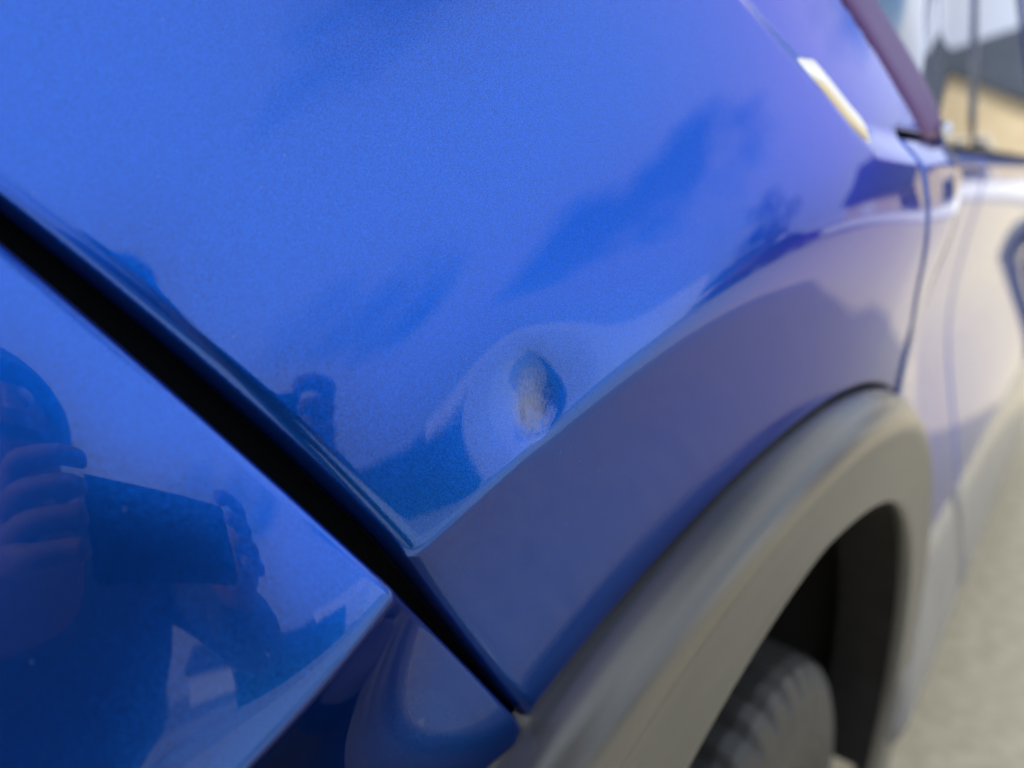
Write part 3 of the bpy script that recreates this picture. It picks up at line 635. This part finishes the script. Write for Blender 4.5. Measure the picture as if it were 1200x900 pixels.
# wheels
def wheel(cx, cy, side=1):
    R, W = .268, .215; NA = 288
    tread = [(-.5, .0), (-.46, .0), (-.3, .004), (-.29, -.007), (-.24, -.007), (-.23, .005), (-.06, .006), (-.05, -.007), (.0, -.007), (.01, .006), (.2, .005), (.21, -.007), (.26, -.007), (.27, .004), (.42, .002), (.47, -.002), (.5, -.009)]
    side_p = [(.53, -.022), (.545, -.038), (.55, -.05), (.553, -.053), (.553, -.058), (.549, -.061), (.545, -.075), (.54, -.078), (.53, -.092), (.50, -.098)]
    v = []
    prof_ = [(-.5, -.11), (-.54, -.06)]+tread+side_p
    for k in range(NA):
        a = 2*math.pi*k/NA
        for i, (u, d) in enumerate(prof_):
            ph = (k+(2 if u < 0 else 0)) % 6
            dd = d
            if (.27 <= u <= .5) or (-.5 <= u <= -.3):
                if ph in (0, 1): dd = d-.007
            elif u in (.53, .545) and ph in (0, 1): dd = d-.002
            r = R+dd
            v.append((cx+side*(u*W), cy-r*math.cos(a), r*math.sin(a)))
    wobj = mesh_obj('tyre', v, grid_faces(NA, len(prof_), True), M['tyre'], None, False)
    return wobj
def full_wheel(cx, cy, side=1):
    w_ = bpy.data.objects.new('wheel', None); link(w_, car); w_.location = Vector((cx, cy, .268))-Vector(ROOT)
    t = wheel(0, 0, side)
    t.parent = w_
    # rim: dish + five twin spokes
    bm = bmesh.new(); x = side*.095
    n = 60; pr = [(.192, .09), (.186, .104), (.178, .098), (.172, .06), (.165, -.06)]
    ring = [[bm.verts.new((side*h, -r*math.cos(2*math.pi*k/n), r*math.sin(2*math.pi*k/n))) for r, h in pr] for k in range(n)]
    for k in range(n):
        for j in range(4): bm.faces.new((ring[k][j], ring[(k+1) % n][j], ring[(k+1) % n][j+1], ring[k][j+1]))
    for k in range(10):
        a = 2*math.pi*(k//2)/5+(.14 if k % 2 else -.14)
        r = bmesh.ops.create_cube(bm, size=1, matrix=Matrix.Rotation(a, 4, 'X') @ Matrix.Translation((side*.075, 0, .105)) @ Matrix.Diagonal((.025, .032, .15, 1)))
    bmesh.ops.create_cone(bm, cap_ends=True, segments=24, radius1=.055, radius2=.045, depth=.05, matrix=Matrix.Translation((side*.075, 0, 0)) @ Matrix.Rotation(side*math.pi/2, 4, 'Y'))
    bmesh.ops.recalc_face_normals(bm, faces=bm.faces)
    bm_obj('rim', bm, M['alloy'], w_)
WX = -.148
full_wheel(WX, CY+.022); full_wheel(WX-.03, FCY)
full_wheel(2*XC-WX, CY+.022, -1); full_wheel(2*XC-WX+.03, FCY, -1)
# sill / lower door trim: rounded section swept along the flank
def sill(name, y0, y1, m, end_round=True):
    n = max(8, int((y1-y0)/.03)); v = []
    sec = [(-.085, .462), (-.04, .460), (-.030, .456), (-.020, .445), (-.011, .425), (-.004, .40), (.003, .37), (.009, .34), (.0135, .315), (.016, .295), (.015, .28), (.008, .266), (-.008, .255), (-.06, .25), (-.1, .25)]
    ys = np.linspace(y0, y1, n)
    for y in ys:
        e = min(y-y0, y1-y); k = 0 if e > .004 else -.004
        for x, z in sec: v.append((x+k, y, z))
    k_ = len(sec); return mesh_obj(name, v, grid_faces(n, k_)+[tuple(range(k_)), tuple(range((n-1)*k_, n*k_))[::-1]], m, car, True, None, ROOT)
sill('door_trim', .891, BPIL-.004, M['sill']); sill('door_trim', BPIL+.004, 2.66, M['sill'])
# glass, pillars and mouldings above the belt
def sheet_sz(name, s0, s1, z0, z1, off, m, n=(24, 16), lean=(0, 0), depth=None):
    """lean: how far the left/right edge moves in s from z0 to z1"""
    v = []
    for i in range(n[0]):
        for j in range(n[1]):
            tz = j/(n[1]-1); z = z0+(z1-z0)*tz
            a = s0+lean[0]*tz; b = s1+lean[1]*tz
            v.append(surf(a+(b-a)*i/(n[0]-1), z, off))
    o = mesh_obj(name, v, grid_faces(*n), m, car, True, None, ROOT)
    if depth:
        md = o.modifiers.new('thick', 'SOLIDIFY'); md.thickness = depth; md.offset = 0
    return o
def strip_poly(name, A, B, offs, m, depth, n=14, k=40, edge=.004):
    A = np.asarray(A, float); B = np.asarray(B, float)
    def rs(q):
        d = np.r_[0, np.cumsum(np.hypot(*np.diff(q, axis=0).T))]; u = np.linspace(0, d[-1], k); return np.c_[np.interp(u, d, q[:, 0]), np.interp(u, d, q[:, 1])]
    A, B = rs(A), rs(B); v = []
    for a_, b_ in zip(A, B):
        for t in np.linspace(0, 1, n):
            p = a_+(b_-a_)*t; v.append(surf(p[0], p[1], offs-edge*abs(2*t-1)**6))
    o = mesh_obj(name, v, grid_faces(k, n), m, car, True, None, ROOT)
    md = o.modifiers.new('thick', 'SOLIDIFY'); md.thickness = depth; md.offset = 0
    return o
strip_poly('rear_window_surround', DLO+[.018, 0], DLO+np.array([(.128, .006), (.12, .006), (.112, .008), (.10, .0), (.08, -.005), (.08, .005), (.07, .01), (.06, -.01)]), -.002, M['plum'], .006)
roofl = [(.5, 1.41), (1.0, 1.425), (1.3, 1.40), (1.45, 1.36)]
strip_poly('rear_door_window', [(.64, .952), (.56, 1.0), (.36, 1.10), (.27, 1.17), (.42, 1.40), (.66, 1.425)], [(BPIL-.002, .952), (BPIL-.002, 1.05), (BPIL-.002, 1.15), (BPIL-.002, 1.25), (BPIL-.01, 1.35), (BPIL-.02, 1.405)], -.013, M['glass'], .004, 24, 40, 0)
strip_poly('front_door_window', [(BPIL+.002, .952), (BPIL-.015, 1.41)], [(2.42, .952), (1.60, 1.38)], -.013, M['glass'], .004, 24, 40, 0)
strip_poly('windscreen_pillar', [(2.41, .952), (1.59, 1.38)], [(2.50, .965), (1.66, 1.405)], -.008, M['paint'], .01)
# bright moulding that follows the kicked-up window line
kk = np.array([(.385, .983), (.41, .9715), (.43, .962), (.45, .9515), (.47, .942), (.488, .937)])
v = []; sec = [(-.002, -.004), (.0, .003), (.004, .0055), (.009, .0055), (.013, .003), (.014, -.006)]
ki = np.linspace(0, len(kk)-1, 40)
for i in ki:
    p = np.array([np.interp(i, range(len(kk)), kk[:, 0]), np.interp(i, range(len(kk)), kk[:, 1])])
    k_ = 1.2*min(1, 4*i/(len(kk)-1)+.05, 3*(1-i/(len(kk)-1))+.02)
    for d, h in sec: v.append(surf(p[0]+d*.55*k_, p[1]+d*.83*k_, h*k_-.002-.006*(1-k_)))
mesh_obj('window_moulding', v, grid_faces(40, len(sec)), M['chrome'], car, True, None, ROOT)
sheet_sz('belt_seal', .585, 2.4, .946, .957, -.006, M['black'], (60, 2), depth=.006)
pc = surf(.695, .957, .003); bm = bmesh.new(); bmesh.ops.create_icosphere(bm, subdivisions=2, radius=1, matrix=Matrix.Translation(pc) @ Matrix.Diagonal((.006, .012, .009, 1)))
bm_obj('glint_bead', bm, M['alloy'], car, False, origin=ROOT)  # made-up metal bead, added to give a bright glint at the window corner
# roof, bonnet, screens, tail (whole car, so that it casts its real shadow)
def side_xy(s, z, off=-.004): return surf(s, z, off)
def bridge(name, line, m, rise=.04, n=17, z_lift=0):
    v = []
    for p in line:
        half = p[0]-XC
        for i in range(n):
            u = -1+2*i/(n-1); v.append((XC+half*u, p[1], p[2]+z_lift+rise*(1-u*u)))
    return mesh_obj(name, v, grid_faces(len(line), n), m, car, True, None, ROOT)
roof_l = [side_xy(s, z) for s, z in [(-.15, 1.40), (-.1, 1.43), (0, 1.455), (.2, 1.468), (.6, 1.47), (1.0, 1.468), (1.5, 1.458), (1.82, 1.43)]]
bridge('roof', roof_l, M['paint'])
top = roof_l[-1]; 
scr = [top+(np.array([side_xy(2.45, .98)[0]-.06, 2.52, .985])-top)*k for k in np.linspace(0, 1, 8)]
bridge('windscreen', scr, M['glass'], .045)
bon = [np.array([side_xy(s, .9)[0]-.01, plan(s)[1], z]) for s, z in [(2.33, .965), (2.6, .95), (2.9, .925), (3.2, .88), (3.45, .82), (3.62, .74)]]
bridge('bonnet', bon, M['paint'], .05)
fr = [np.array([side_xy(3.45, .7)[0], 3.56, .74]), np.array([side_xy(3.4, .6)[0], 3.66, .62]), np.array([side_xy(3.4, .5)[0], 3.68, .45]), np.array([side_xy(3.4, .4)[0], 3.6, .28])]
bridge('front_bumper', fr, M['paint'], 0)
tl = [side_xy(-.15, 1.40), side_xy(-.2, 1.25), side_xy(-.235, 1.05)]
bridge('rear_window', tl, M['glass'], .0)
tg = [side_xy(-.235, 1.05)]+[surf(-.24, z, -.002, bump_extra) for z in (.95, .8, .6)]
bridge('tailgate', tg, M['paint'], .0)
rbm = [surf(-.27, z, -.004, bump_extra) for z in (.62, .5, .36, .28)]
bridge('rear_bumper_centre', rbm, M['clad'], 0)
tlp = [(-.235, .985), (-.05, .99), (-.02, 1.03), (-.2, 1.09), (-.24, 1.06)]
panel('tail_lamp', tlp, axis([(-.26, 0, .008)]), axis([(.96, 1.12, .006)]), M['lamp_red'], car, .004, .02, .002)
bm = bmesh.new(); box(bm, 2*XC+.1, -.1, .9, 2.62, .2, .42); box(bm, 2*XC+.42, -.42, -.15, 3.55, .22, .45)
bm_obj('floor_pan', bm, M['black'], car, origin=ROOT)
# left flank: mirrored copies
for o in list(car.children):
    nm = o.name.split('.')[0]
    if nm in ('rear_quarter_panel', 'rear_bumper', 'rear_door', 'front_door', 'front_fender', 'body_shell', 'wheel_arch_trim', 'wheel_arch_liner', 'door_trim', 'rear_door_window', 'front_door_window', 'window_moulding', 'belt_seal', 'tail_lamp', 'gap_seal'):
        if nm == 'rear_quarter_panel': pass
        c = o.copy(); COL.objects.link(c); c.parent = car; c.scale = (-1, 1, 1)
        if 'label' in c: del c['label']
